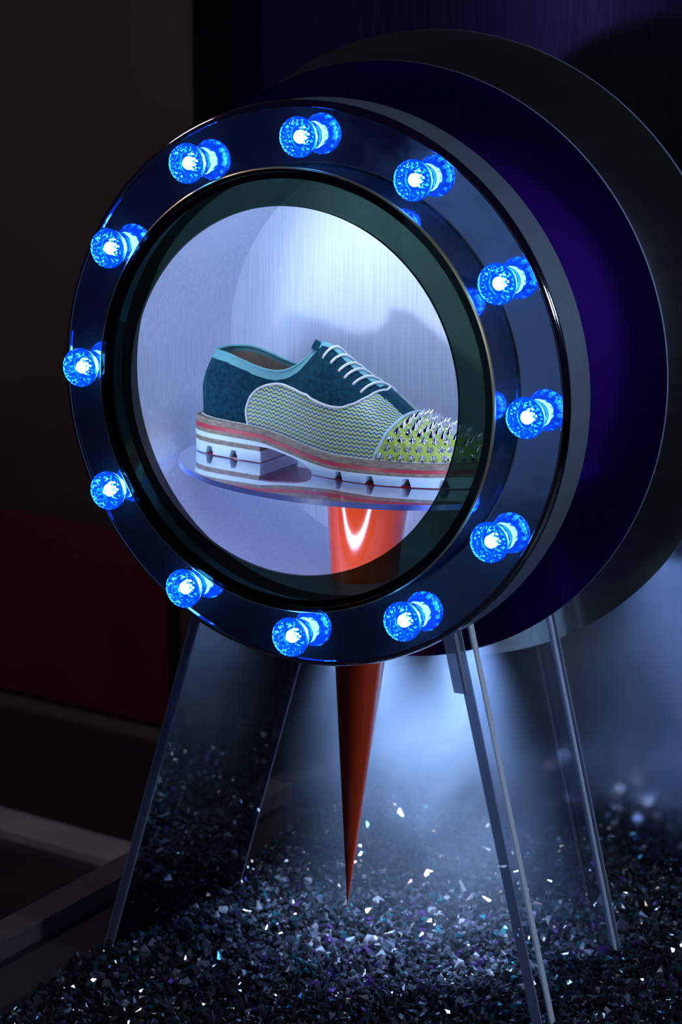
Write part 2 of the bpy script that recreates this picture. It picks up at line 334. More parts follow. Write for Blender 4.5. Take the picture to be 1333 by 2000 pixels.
for k in range(12):
    a = 0.0215 + k * PI / 6; px, pz = RL * math.sin(a), RL * math.cos(a)
    if lens0 is None:
        me = bpy.data.meshes.new('lamp'); me.from_pydata(LV.tolist(), [], LF); me.polygons.foreach_set('use_smooth', LS); me.update()
        bm = bmesh.new(); bm.from_mesh(me); bmesh.ops.recalc_face_normals(bm, faces=bm.faces); bm.to_mesh(me); bm.free()
        lens0 = link('lamp', me, M['lamp_glass'], stand)
        n = 24; tt = np.arange(n) * 2 * PI / n
        cv = np.concatenate([np.stack([r * np.sin(tt), np.full(n, y), r * np.cos(tt)], -1) for r, y in ((0.0010, -0.0200), (0.0046, -0.0178), (0.0060, -0.0135), (0.0030, -0.0092))])
        cf = [tuple(range(n))] + [(i * n + q, (i + 1) * n + q, (i + 1) * n + (q + 1) % n, i * n + (q + 1) % n) for i in range(3) for q in range(n)] + [tuple(3 * n + q for q in range(n - 1, -1, -1))]
        me = bpy.data.meshes.new('glowing_core'); me.from_pydata(cv.tolist(), [], cf); me.polygons.foreach_set('use_smooth', [True] * len(cf)); me.update()
        core0 = link('glowing_core', me, M['lamp_core'], lens0)
        o = lens0
    else:
        o = lens0.copy(); COL.objects.link(o); c = core0.copy(); COL.objects.link(c); c.parent = o
    o.parent = stand; o.location = Vector((px, YR - 0.0002, pz + Z0)) - stand.location; o.rotation_euler = (0, a * 1.0, 0)
    o['label'] = 'lit blue lamp with a star cut front'

# ------------------------------------------------------------------ red spike with the clear oval shelf
PC = (0.006, 0.129); PZ = -0.0857; PK = -0.0325            # shelf centre, top height, dip towards the toe
ped = empty('shoe_pedestal', (0.0, 0.13, -0.506), 'glossy red stiletto spike hanging below the drum, with a clear oval shelf under the shoe', 'display spike')
n = 64; zs = np.concatenate([[-0.506, -0.504, -0.500], np.linspace(-0.49, -0.0975, 40)]); V = []
for z in zs:
    h = (z + 0.506) / 0.381; r = max(0.0005, 0.0362 * h ** 0.98); cx = -0.0125 + 0.0205 * h; cy = 0.13
    for a in range(n): V.append((cx + r * math.cos(2 * PI * a / n), cy + r * math.sin(2 * PI * a / n), z))
k = len(zs); F = [(i * n + a, i * n + (a + 1) % n, (i + 1) * n + (a + 1) % n, (i + 1) * n + a) for i in range(k - 1) for a in range(n)] + [tuple(range(n - 1, -1, -1)), tuple((k - 1) * n + a for a in range(n))]
o = mesh('spike', V, F, M['red_lacquer'], ped, sharp=60); o['label'] = 'red lacquered stiletto spike tapering to a point'
n = 160; tt = np.arange(n) * 2 * PI / n; V = []
for dz in (0, -0.0050):
    for a in tt: x = 0.1749 * math.cos(a); V.append((PC[0] + x, min(PC[1] + 0.1467 * math.sin(a), YB - 0.001), PZ + PK * x + dz))
F = [tuple(range(n)), tuple(range(2 * n - 1, n - 1, -1))] + [(n + i, n + (i + 1) % n, (i + 1) % n, i) for i in range(n)]
o = mesh('oval_shelf', V, F, [M['disc_top'], M['disc_edge']], ped, smooth=False, midx=[0, 0] + [1] * n); o['label'] = 'clear acrylic oval shelf with a blue edge'

# ------------------------------------------------------------------ shoe surface
def tab(pairs):
    X = np.array([p[0] for p in pairs], float); Y = np.array([p[1] for p in pairs], float)
    d = np.gradient(Y, X)
    s = np.diff(Y) / np.diff(X)
    for i in range(len(X)):                                  # keep the curve from overshooting
        lo = s[max(i - 1, 0)]; hi = s[min(i, len(s) - 1)]
        d[i] = 0.0 if lo * hi <= 0 else math.copysign(min(abs(d[i]), 3 * min(abs(lo), abs(hi))), lo)
    def f(x):
        x = np.clip(np.asarray(x, float), X[0], X[-1]); i = np.clip(np.searchsorted(X, x) - 1, 0, len(X) - 2)
        h = X[i + 1] - X[i]; t = (x - X[i]) / h
        return (Y[i] * (1 + 2 * t) * (1 - t) ** 2 + d[i] * h * t * (1 - t) ** 2 + Y[i + 1] * t * t * (3 - 2 * t) + d[i + 1] * h * t * t * (t - 1))
    return f
near = tab([(-.158,.122),(-.1565,.109),(-.152,.1015),(-.142,.0945),(-.12,.0885),(-.1,.0862),(-.08,.0842),(-.06,.081),(-.04,.0755),(-.02,.069),(0,.0640),(.02,.0612),(.04,.0608),(.06,.0635),(.08,.0702),(.1,.0795),(.12,.0920),(.134,.1045),(.142,.1140),(.1452,.1195),(.146,.124)])
far = tab([(-.158,.122),(-.1565,.135),(-.152,.1425),(-.142,.149),(-.12,.1545),(-.1,.156),(-.08,.156),(-.04,.1565),(0,.161),(.03,.166),(.06,.167),(.08,.165),(.1,.160),(.12,.1505),(.134,.140),(.142,.1325),(.1452,.128),(.146,.124)])
welt_h = tab([(-.158,.0338),(-.12,.0330),(-.08,.0318),(-.05,.0278),(-.02,.0238),(.01,.0216),(.045,.0216),(.09,.0216),(.125,.0232),(.146,.0250)])
INS = 0.0048; XA, XB = -0.1532, 0.1412
def feather(x):
    """centre line and half widths of the upper's foot at station x"""
    xs = -0.006 + (np.asarray(x, float) + 0.006) * (0.152 / 0.1472)
    nn, ff = near(xs), far(xs); c = (nn + ff) / 2; hw = (ff - nn) / 2
    return c, np.maximum(hw - INS * np.clip(hw / 0.02, 0, 1), 0.0002)
H_t = tab([(-.1532,.0940),(-.14,.0942),(-.13,.0940),(-.115,.0925),(-.10,.0890),(-.085,.0850),(-.07,.0830),(-.055,.0862),(-.042,.0955),(-.034,.1050),(-.028,.1110),(-.02,.1100),(0,.0970),(.02,.0840),(.034,.0765),(.047,.0668),(.056,.0590),(.075,.0495),(.09,.0450),(.105,.0425),(.12,.0372),(.132,.0312),(.1412,.0262)])
dr_t = tab([(-.1532,.0),(-.151,.010),(-.146,.0155),(-.14,.019),(-.12,.0240),(-.10,.0255),(-.08,.0245),(-.06,.020),(-.045,.0135),(-.036,.0075),(-.028,.0),(.15,.0)])
c1_t = tab([(-.1532,.5),(-.03,.45),(.03,.55),(.08,.75),(.1412,.8)])
c2_t = tab([(-.1532,.25),(-.06,.25),(-.028,.42),(.03,.55),(.08,.62),(.1412,.6)])
dp_t = tab([(-.1532,.35),(-.06,.35),(-.028,.06),(.02,.03),(.08,.02),(.1412,.04)])
def lean(h): return np.interp(h, [.03,.045,.06,.0725,.084,.0935], [0,.0002,-.0003,.0028,.0082,.0145])
def shelf_z(x): return PZ + PK * (x - PC[0])
def surf(x, b, off=0.0):
    """x: station, b: 0 near foot .. 1 rim/ridge .. 2 far foot; world point on the upper"""
    x = np.asarray(x, float); b = np.asarray(b, float); x, b = np.broadcast_arrays(x, b)
    side = np.where(b <= 1, -1.0, 1.0); t = np.where(b <= 1, b, 2 - b)
    c, Wd = feather(x); hB = welt_h(x) - 0.0015; H = H_t(x); dr = np.minimum(dr_t(x), Wd * 0.98)
    a = 0.0022
    d = (1-t)**3*Wd + 3*(1-t)**2*t*(Wd + a) + 3*(1-t)*t*t*(dr + c2_t(x)*(Wd - dr)) + t**3*dr
    h = (1-t)**3*hB + 3*(1-t)**2*t*(hB + c1_t(x)*(H-hB)) + 3*(1-t)*t*t*(H - dp_t(x)*(H-hB)) + t**3*H
    fade = np.clip((-0.105 - x) / 0.05, 0, 1)
    X = x + lean(h) * fade; Y = c + side * d
    P = np.stack([X, Y, shelf_z(X) + h], -1)
    if off:
        e = 1e-4
        du = surf(np.minimum(x + e, XB), b) - surf(np.maximum(x - e, XA), b); dv = surf(x, np.minimum(b + 1e-3, 2)) - surf(x, np.maximum(b - 1e-3, 0))
        N = np.cross(du, dv); N /= np.linalg.norm(N, axis=-1)[..., None] + 1e-15
        ctr = np.stack([X, c, shelf_z(X) + 0.3 * H + 0.02], -1)
        s = np.sign(((P - ctr) * N).sum(-1))[..., None]; P = P + N * s * off
    return P

PIPE = [(-.0922,0.0),(-.0945,.1),(-.0951,.211),(-.0912,.437),(-.0862,.578),(-.0813,.673),(-.0744,.754),(-.0675,.794),(-.0606,.789),(-.0567,.749),(-.0518,.683),(-.0469,.603),(-.041,.508),(-.036,.437),(-.0291,.380),(-.0222,.360),(-.0134,.360),(-.0045,.378),(.0034,.402),(.0102,.432),(.0211,.543),(.029,.693),(.0339,.905),(.0362,1.0)]
LEFTB = [0,.1,.211,.437,.578,.673,.754,.794,1.0]; LEFTX = [-.0922,-.0945,-.0951,-.0912,-.0862,-.0813,-.0744,-.0672,.5]
VAMPX = [-.2,-.0677] + [q[0] for q in PIPE[7:]] + [.05]; VAMPB = [2,2] + [q[1] for q in PIPE[7:]] + [1.2]
LACES = [((x, b), (x + 0.0125, b)) for x, b in ((-.0213,.739),(-.0124,.739),(-.0035,.734),(.0034,.714),(.0122,.719),(.0211,.693))]
shoe = empty('oxford_shoe', (0.0, 0.122, float(shelf_z(0.0))), 'teal suede and woven lace-up shoe with a spiked lime toe cap and white lugged sole', 'shoe')
M['suede'] = noise_color(mat('suede', rough=0.95, **{'Specular IOR Level': 0.15, 'Sheen Weight': 0.12, 'Sheen Roughness': 0.5, 'Sheen Tint': (0.2, 0.7, 0.9, 1)}), 230, (0.0015, 0.020, 0.040), (0.004, 0.046, 0.078), bump=0.5, dist=0.0006)
M['lime'] = noise_color(mat('lime', rough=0.32), 35, (0.38, 0.52, 0.06), (0.46, 0.60, 0.10))
M['grosgrain'] = mat('grosgrain', (0.12, 0.36, 0.40), 0.6)
M['white_cord'] = mat('white_cord', (0.78, 0.80, 0.82), 0.5)
M['blue_cord'] = mat('blue_cord', (0.45, 0.66, 0.80), 0.45)
M['lining'] = noise_color(mat('lining', rough=0.7), 60, (0.17, 0.125, 0.10), (0.24, 0.18, 0.145))
M['welt'] = noise_color(mat('welt', rough=0.6), 160, (0.17, 0.125, 0.095), (0.33, 0.25, 0.19), (1, 1, 3))
M['red_stripe'] = mat('red_stripe', (0.46, 0.028, 0.055), 0.4)
M['white_rubber'] = mat('white_rubber', (0.62, 0.78, 0.86), 0.45)
M['red_sole'] = mat('red_sole', (0.22, 0.006, 0.012), 0.25)
M['spike_metal'] = mat('spike_metal', (0.78, 0.78, 0.80), 0.10, 1.0)
def weave():
    m = mat('weave', rough=0.45); n, l, b = nodes(m)
    def mth(op, a, c=None, cl=False):
        q = n.new('ShaderNodeMath'); q.operation = op; q.use_clamp = cl
        for i, v in enumerate((a, c)):
            if v is None: continue
            if isinstance(v, (int, float)): q.inputs[i].default_value = v
            else: l.new(v, q.inputs[i])
        return q.outputs[0]
    uv = n.new('ShaderNodeUVMap'); uv.uv_map = 'UVMap'; sp = n.new('ShaderNodeSeparateXYZ'); l.new(uv.outputs[0], sp.inputs[0])
    u = mth('DIVIDE', sp.outputs[0], 0.0025); v = mth('DIVIDE', sp.outputs[1], 0.0036)
    zig = mth('PINGPONG', u, 1.0)
    t = mth('ADD', v, mth('MULTIPLY', zig, 0.5)); fr = mth('FRACT', t)
    row = mth('FLOOR', t)
    blue = mth('LESS_THAN', fr, 0.34)
    pale = mth('MULTIPLY', mth('LESS_THAN', fr, 0.46), mth('GREATER_THAN', fr, 0.30))
    ph = mth('PINGPONG', mth('ADD', u, row), 1.0)
    lime = mth('GREATER_THAN', ph, 0.42)
    def mix(f, a, c):
        q = n.new('ShaderNodeMix'); q.data_type = 'RGBA'; l.new(f, q.inputs[0])
        for i, vv in ((6, a), (7, c)):
            if isinstance(vv, tuple): q.inputs[i].default_value = (*vv, 1)
            else: l.new(vv, q.inputs[i])
        return q.outputs[2]
    c = mix(lime, (0.36, 0.50, 0.52), (0.42, 0.54, 0.07)); c = mix(pale, c, (0.42, 0.56, 0.66)); c = mix(blue, c, (0.008, 0.040, 0.17))
    l.new(c, b.inputs['Base Color'])
    bp = n.new('ShaderNodeBump'); bp.inputs['Strength'].default_value = 0.6; bp.inputs['Distance'].default_value = 0.0005
    l.new(mth('SUBTRACT', 1.0, mth('MULTIPLY', mth('ABSOLUTE', mth('SUBTRACT', fr, 0.3)), 1.5)), bp.inputs['Height']); l.new(bp.outputs[0], b.inputs['Normal'])
    return m
M['weave'] = weave()

NX, NB = 300, 151
def cosst(n, a, b): q = (1 - np.cos(np.linspace(0, PI, n))) / 2; q = 0.55 * np.linspace(0, 1, n) + 0.45 * q; return a + (b - a) * q
GX = cosst(NX, XA, XB); GB = np.concatenate([np.linspace(0, 1, 76), np.linspace(1 + 1e-9, 2, 76)])
gx, gb = np.meshgrid(GX, GB, indexing='ij'); GP = surf(gx, gb)
ds = np.linalg.norm(np.diff(GP, axis=1), axis=-1); arc = np.concatenate([np.zeros((NX, 1)), np.cumsum(ds, 1)], 1)
from_rim = np.concatenate([arc[:, 75:76] - arc[:, :76], arc[:, 76:] - arc[:, 76:77]], 1); arc[:, 76:] -= (arc[:, 76:77] - arc[:, 75:76])
VX = VAMPX; VBB = VAMPB                          # the white piping line on the side of the shoe, as (station, height) pairs
def vamp_top(x): return np.interp(x, VX, VBB)
cap_x = tab([(0.0, .0465), (.1, .0487), (.2, .0517), (.38, .0547), (.58, .0575), (.8, .0585), (1.0, .0590)])
fx = (gx[:-1, :-1] + gx[1:, 1:]) / 2; fb = (gb[:-1, :-1] + gb[1:, 1:]) / 2; tb = np.where(fb <= 1, fb, 2 - fb)
fr_ = (from_rim[:-1, :-1] + from_rim[1:, 1:]) / 2
is_cap = fx > cap_x(tb)
left_edge = np.interp(tb, LEFTB, LEFTX)
is_vamp = ~is_cap & (fx > left_edge) & ((tb < vamp_top(fx)) | (fx > 0.0362))
lim = np.where(fx < -0.028, 0.0078, np.where(fx < 0.031, 0.0052, 0))
is_band = ~is_cap & ~is_vamp & (fr_ < lim)
is_quarter = ~(is_cap | is_vamp | is_band)
for m_ in (is_cap, is_vamp, is_band, is_quarter): m_[:, 75] = False                # the open collar; ridge points are welded further forward
def region(name, mask, material, label, off=0.0, thick=0.0):
    idx = np.argwhere(mask); P = surf(gx, gb, off) if off else GP
    Q = P.reshape(-1, 3); UV = np.stack([GP[..., 0] , arc], -1).reshape(-1, 2)
    quad = np.stack([idx[:, 0] * (NB + 1) + idx[:, 1], (idx[:, 0] + 1) * (NB + 1) + idx[:, 1], (idx[:, 0] + 1) * (NB + 1) + idx[:, 1] + 1, idx[:, 0] * (NB + 1) + idx[:, 1] + 1], -1)
    used, inv = np.unique(quad, return_inverse=True); inv = inv.reshape(quad.shape)
    o = mesh(name, Q[used], inv, material, shoe, uv=UV[used], solid=False)
    bm = bmesh.new(); bm.from_mesh(o.data); bmesh.ops.remove_doubles(bm, verts=bm.verts, dist=2e-6); bmesh.ops.recalc_face_normals(bm, faces=bm.faces); bm.to_mesh(o.data); bm.free()
    if label: o['label'] = label
    return o
region('suede_quarter', is_quarter, M['suede'], 'deep teal suede sides and heel')
region('woven_vamp', is_vamp, M['weave'], 'blue, pale and lime woven side panel')
region('toe_cap', is_cap, M['lime'], 'lime leather toe cap')
region('collar_band', is_band, M['grosgrain'], 'pale teal ribbed band round the collar and lacing', 0.0004)
def on_shoe(pts, off=0.0): p = np.array(pts, float); return surf(p[:, 0], p[:, 1], off)
def dense(pts, k=90):
    p = np.array(pts, float); q = surf(p[:, 0], p[:, 1]); d = np.concatenate([[0], np.cumsum(np.linalg.norm(np.diff(q, axis=0), axis=1))]); s = np.linspace(0, d[-1], k)
    ker = np.array([1, 2, 3, 2, 1]) / 9
    out = np.stack([np.interp(s, d, p[:, 0]), np.interp(s, d, p[:, 1])], -1)
    for c in (0, 1): out[2:-2, c] = np.convolve(out[:, c], ker, 'valid')
    return out
side = [(x, b) for x, b in PIPE]
full = side + [(x, 2 - b) for x, b in side[::-1]]
o = mesh('piping', *tube(on_shoe(dense(full, 220), 0.0003), 0.00105, 8), M['white_cord'], shoe); o['label'] = 'white piping round the woven panel'
capl = [(float(cap_x(min(b, 2 - b))), b) for b in np.linspace(0, 2, 60)]
o = mesh('piping', *tube(on_shoe(dense(capl, 120), 0.0003), 0.00125, 8), M['blue_cord'], shoe); o['label'] = 'pale blue piping along the toe cap seam'
# rim roll, lining, insole, tongue
op = np.linspace(XA + 0.0004, -0.0282, 80)
rim = np.concatenate([surf(op, 0.9999), surf(op[::-1], 1.0001)])
o = mesh('collar_roll', *tube(rim, 0.0013, 8, closed=True), M['grosgrain'], shoe)
lb = np.linspace(0.22, 0.93, 16); lx, lbb = np.meshgrid(op[1:], lb, indexing='ij'); Ln = surf(lx, lbb, -0.0021); Lf = surf(lx, 2 - lbb, -0.0021)
nx_ = len(op) - 1; nb_ = len(lb); V = np.concatenate([Ln.reshape(-1, 3), Lf.reshape(-1, 3)])
c0 = 0.5 * (Ln[..., 1] + Lf[..., 1])
F = [(i * nb_ + j, (i + 1) * nb_ + j, (i + 1) * nb_ + j + 1, i * nb_ + j + 1) for i in range(nx_ - 1) for j in range(nb_ - 1)]
F += [tuple(nx_ * nb_ + q for q in f) for f in F]
F += [(i * nb_, nx_ * nb_ + i * nb_, nx_ * nb_ + (i + 1) * nb_, (i + 1) * nb_) for i in range(nx_ - 1)]
o = mesh('lining', V, F, M['lining'], shoe); o['label'] = 'brown leather lining'
tbn = np.linspace(0.80, 1.20, 14); rows = [surf(x, tbn, -0.0012) + np.array(d) for x, d in ((0.0, (0, 0, 0)), (-0.014, (0, 0, 0)), (-0.0265, (0, 0, 0)), (-0.028, (-0.004, 0, 0.002)), (-0.028, (-0.0085, 0, 0.0035)))]
V = np.concatenate(rows); F = [(i * 14 + j, (i + 1) * 14 + j, (i + 1) * 14 + j + 1, i * 14 + j + 1) for i in range(4) for j in range(13)]
o = mesh('tongue', V, F, M['suede'], shoe)
# heel seam tab
hb = np.linspace(0.05, 0.97, 20); o = mesh('heel_seam', *tube(surf(np.full(20, XA), hb) + np.array([-0.0002, 0, 0]), 0.0006, 6), M['blue_cord'], shoe)
# laces
for (x0, b0), (x1, b1) in LACES:
    s = np.linspace(0, 1, 22); xx = x0 + (x1 - x0) * s; bb = b0 + (2 - b0 - b0) * s
    off = 0.0020 * np.sin(PI * np.clip(s, 0, 1)) ** 0.35 - 0.0006
    P = np.stack([surf(xx[i], bb[i], float(off[i])) for i in range(22)])
    mesh('lace', *tube(P, 0.00125, 8), M['white_cord'], shoe)
# sole layers
def stations(a, b, extra=()):
    return np.unique(np.concatenate([cosst(230, a, b), np.array([e for e in extra if a < e < b], float)]))
def layer(name, xa, xb, h0, h1, out, material, label=None, extra=(), parent=None, inset=False):
    X = stations(xa, xb, extra); c = (near(X) + far(X)) / 2; hw = (far(X) - near(X)) / 2
    hw = np.maximum(hw + out * np.clip(hw / 0.015, 0, 1), 0.0001); Xs = X + out * np.clip((X + 0.006) / 0.15, -1, 1) ** 3
    a, b = h0(X), h1(X); z = shelf_z(Xs); k = len(X)
    V = np.concatenate([np.stack([Xs, c - hw, z + a], -1), np.stack([Xs, c - hw, z + b], -1), np.stack([Xs, c + hw, z + b], -1), np.stack([Xs, c + hw, z + a], -1)])
    F = []
    for i in range(k - 1):
        for q in range(4): r = (q + 1) % 4; F.append((q * k + i, q * k + i + 1, r * k + i + 1, r * k + i))
    F.append((0, k, 2 * k, 3 * k)); F.append((k - 1, 4 * k - 1, 3 * k - 1, 2 * k - 1))
    o = mesh(name, V, F, material, parent or shoe, sharp=35)
    if label: o['label'] = label
    return o
red_top = tab([(-.158, .0278), (-.08, .0268), (-.05, .0222), (-.02, .0182), (.01, .0156), (.045, .0160), (.09, .0162), (.146, .0190)])
red_bot = tab([(-.158, .0240), (-.08, .0230), (-.05, .0188), (-.02, .0149), (.01, .0124), (.045, .0128), (.09, .0130), (.146, .0156)])
grey_bot = tab([(-.158, .0203), (-.08, .0196), (-.05, .0154), (-.02, .0116), (.01, .0091), (.045, .0096), (.09, .0098), (.146, .0122)])
arch = tab([(-.158, .0158), (-.068, .0156), (-.054, .0140), (-.033, .0108), (-.022, .0074), (-.0155, .0040), (.146, .0040)])
def notched(X, cs, w0, w1, hh, base=0.0):
    h = np.full_like(X, base)
    for c in cs: d = np.abs(X - c); h = np.maximum(h, np.where(d < w0, base + hh * np.clip((w0 - d) / (w0 - w1), 0, 1), base))
    return h
FN = (.0145, .0455, .0770, .1070, .1300); HN = (-.1335, -.1060)
ex = [c + d for c in FN + HN for d in (-.0046, -.0024, .0024, .0046)]
layer('welt', -.158, .146, red_top, welt_h, 0.0, M['welt'], 'brown welt')
layer('red_stripe', -.158, .146, red_bot, red_top, 0.0004, M['red_stripe'], 'red stripe in the sole')
layer('lower_welt', -.158, .146, grey_bot, red_bot, 0.0002, M['welt'], 'brown lower layer of the sole')
layer('midsole', -.158, -.0155, arch, grey_bot, 0.0008, M['white_rubber'], 'pale blue white midsole over heel and arch')
layer('outsole', -.0155, .146, lambda X: notched(X, FN, .0046, .0024, .0072, .001), grey_bot, 0.0008, M['white_rubber'], 'pale blue white lugged front sole', ex)
layer('heel_layer', -.158, -.0775, lambda X: 0 * X + .0112, arch, 0.0002, M['welt'], 'brown layer of the heel')
layer('heel_lug', -.158, -.0765, lambda X: notched(X, HN, .0046, .0024, .0072, .001), lambda X: 0 * X + .0112, 0.0006, M['white_rubber'], 'pale blue white heel block', ex)
layer('tread', -.1565, -.078, lambda X: 0 * X, lambda X: 0 * X + .0012, -0.0025, M['red_sole'], 'dark red tread under the heel')
layer('tread', -.0145, .144, lambda X: 0 * X, lambda X: 0 * X + .0012, -0.0025, M['red_sole'], 'dark red tread under the front sole')
layer('red_underside', -.076, -.016, lambda X: arch(X) - .0008, arch, -0.004, M['red_sole'], 'glossy red underside of the arch')
# stitched welt cord
ax = cosst(520, XA, XB); cN, wN = feather(ax); e = 0.0014
pn = np.stack([ax, cN - wN - e, shelf_z(ax) + welt_h(ax) + 0.0003], -1); pf = np.stack([ax, cN + wN + e, shelf_z(ax) + welt_h(ax) + 0.0003], -1)
loop = np.concatenate([pn, pf[::-1]]); d = np.concatenate([[0], np.cumsum(np.linalg.norm(np.diff(loop, axis=0), axis=1))]); q = np.linspace(0, d[-1], 1900)
loop = np.stack([np.interp(q, d, loop[:, i]) for i in range(3)], -1)
o = mesh('welt_stitching', *tube(loop, 0.00062 + 0.00034 * np.sin(q * 2 * PI / 0.0021), 6, closed=True), M['white_cord'], shoe); o['label'] = 'white rope stitching along the welt'
# metal spikes on the toe cap
n = 14; prof = [(0.0035, 0.0), (0.0035, 0.0008), (0.0031, 0.0012), (0.0017, 0.0044), (0.0003, 0.0074)]
V = []; F = []
for r, h in prof: V += [(r * math.cos(2 * PI * a / n), r * math.sin(2 * PI * a / n), h) for a in range(n)]
F = [(i * n + a, i * n + (a + 1) % n, (i + 1) * n + (a + 1) % n, (i + 1) * n + a) for i in range(len(prof) - 1) for a in range(n)] + [tuple((len(prof) - 1) * n + a for a in range(n))]
sme = bpy.data.meshes.new('spike'); sme.from_pydata(V, [], F); sme.polygons.foreach_set('use_smooth', [True] * len(F)); sme.materials.append(M['spike_metal']); sme.set_sharp_from_angle(angle=math.radians(40))
kept = []
def at_arc(x, s):
    """b at arc length s from the near foot, at station x"""
    i = int(np.clip(np.searchsorted(GX, x), 0, NX - 1)); return float(np.interp(s, arc[i], GB)), arc[i, -1]
for sgn in (0, 1):
    for r_i in range(9):
        s0 = 0.0048 + 0.0084 * r_i
        x = 0.0525 + (0.0052 if r_i % 2 else 0.0)
        while x < XB - 0.002:
            b, tot = at_arc(x, s0)
            if b <= 1.0 and s0 < tot / 2 + 0.001:
                bb = b if sgn == 0 else 2 - b
                if x > float(cap_x(min(b, 1.0))) + 0.0046:
                    P = surf(x, bb); 
                    if all(np.linalg.norm(P - k_) > 0.0079 for k_ in kept):
                        kept.append(P); P2 = surf(x, bb, 0.001); N = Vector(P2 - P).normalized()
                        so = bpy.data.objects.new('metal_spike', sme); COL.objects.link(so); so.parent = shoe
                        so.rotation_euler = N.to_track_quat('Z', 'Y').to_euler(); so.location = Vector((P[0], P[1], P[2] + Z0)) - shoe.location - N * 0.0003
            x += 0.0022

# ------------------------------------------------------------------ crushed glass gravel
def glass_mat():
    m = mat('crushed_glass', (0.03, 0.035, 0.05), 0.06, 0.0, IOR=1.75); n, l, b = nodes(m)
    oi = n.new('ShaderNodeAttribute'); oi.attribute_name = 'tone'; oi.attribute_type = 'GEOMETRY'
    r = n.new('ShaderNodeValToRGB'); cr = r.color_ramp; cr.interpolation = 'CONSTANT'
    cols = [(0.0, (0.014, 0.016, 0.022)), (0.50, (0.035, 0.042, 0.058)), (0.78, (0.20, 0.23, 0.32)), (0.85, (0.03, 0.16, 0.20)), (0.89, (0.16, 0.07, 0.32)), (0.93, (0.65, 0.70, 0.80)), (0.98, (0.05, 0.34, 0.42))]
    while len(cr.elements) < len(cols): cr.elements.new(0.5)
    for e, (p_, c_) in zip(cr.elements, cols): e.position = p_; e.color = (*c_, 1)
    l.new(oi.outputs['Fac'], r.inputs[0]); l.new(r.outputs[0], b.inputs['Base Color'])
    g = n.new('ShaderNodeMath'); g.operation = 'GREATER_THAN'; g.inputs[1].default_value = 0.78; l.new(oi.outputs['Fac'], g.inputs[0])
    k = n.new('ShaderNodeMath'); k.operation = 'MULTIPLY'; k.inputs[1].default_value = 0.75; l.new(g.outputs[0], k.inputs[0]); l.new(k.outputs[0], b.inputs['Metallic'])
    return m
M['crushed_glass'] = glass_mat()
protos = []
for k in range(14):
    bm = bmesh.new(); sc = np.array([1.0, 0.62 + 0.5 * rng.random(), 0.30 + 0.45 * rng.random()])
    for q in range(8):
        d = rng.normal(size=3); d /= np.linalg.norm(d); bm.verts.new((d * sc * (0.75 + 0.35 * rng.random())).tolist())
    r = bmesh.ops.convex_hull(bm, input=bm.verts); bmesh.ops.delete(bm, geom=[v for v in bm.verts if not v.link_faces], context='VERTS')
    bm.verts.index_update(); protos.append((np.array([v.co[:] for v in bm.verts]), [[v.index for v in f.verts] for f in bm.faces])); bm.free()
def heap(x, y):
    return GRAV + 0.006 * np.sin(x * 17 + 1.3) * np.cos(y * 13 + 0.4) + 0.004 * np.sin(x * 41 - y * 29) + 0.012 * np.clip((y - 0.30) / 0.25, 0, 1) - 0.014 * np.clip((0.02 - y) / 0.15, 0, 1)
def back_y(x): return (0.5286 - x * bn.x) / bn.y
eye = np.array([1.1955, -2.1623, 0.4207]); wv = np.array(_w); rv = np.array([wv[1], -wv[0], 0]); rv /= np.linalg.norm(rv); uv_ = np.cross(rv, wv)
def to_px(P): d = P - eye; z = d @ wv; return 666.5 + 5708.4 * (d @ rv) / z, 1000 - 5708.4 * (d @ uv_) / z
spots = []
NG = 30000
gxs = rng.uniform(-0.246, 0.80, NG * 4); gys = rng.uniform(-0.26, 0.62, NG * 4)
ok = gys < back_y(gxs) - 0.008
px, py = to_px(np.stack([gxs, gys, np.full_like(gxs, GRAV)], -1)); ok &= (px > -160) & (px < 1750) & (py < 2220)
gxs, gys = gxs[ok][:NG], gys[ok][:NG]
gz = heap(gxs, gys) + rng.uniform(-0.008, 0.003, len(gxs))
size = 0.0036 + 0.0052 * rng.random(len(gxs)) ** 2.2
rot = rng.uniform(0, 2 * PI, (len(gxs), 3)) * np.array([0.35, 0.35, 1.0])
px, py = to_px(np.stack([gxs, gys, gz], -1))
depth = (np.stack([gxs, gys, gz], -1) - eye) @ wv
show = size / depth * ((px > 5) & (px < 1328) & (py < 1990) & (py > 1600)) * (gz > heap(gxs, gys) - 0.002)
order = np.argsort(-show); pick = set(order[:300].tolist())
def rotm(e):
    cx, cy, cz = np.cos(e); sx, sy, sz = np.sin(e)
    return np.array([[cy*cz, sx*sy*cz-cx*sz, cx*sy*cz+sx*sz], [cy*sz, sx*sy*sz+cx*cz, cx*sy*sz-sx*cz], [-sy, sx*cy, cx*cy]])
tones = rng.random(len(gxs)); VV = []; FF = []; TT = []; base = 0
for i in range(len(gxs)):
    if i in pick: continue
    v, f = protos[i % 14]; P = (v * size[i]) @ rotm(rot[i]).T + np.array([gxs[i], gys[i], gz[i] + Z0])
    VV.append(P); FF += [[a + base for a in q] for q in f]; TT += [tones[i]] * len(f); base += len(v)
me = bpy.data.meshes.new('glass_gravel'); me.from_pydata(np.concatenate(VV).tolist(), [], FF)
at = me.attributes.new('tone', 'FLOAT', 'FACE'); at.data.foreach_set('value', TT); me.update()
o = link('glass_gravel', me, M['crushed_glass'])
tag(o, 'bed of dark crushed glass glinting white, violet and teal under the drum', 'gravel', kind='stuff')
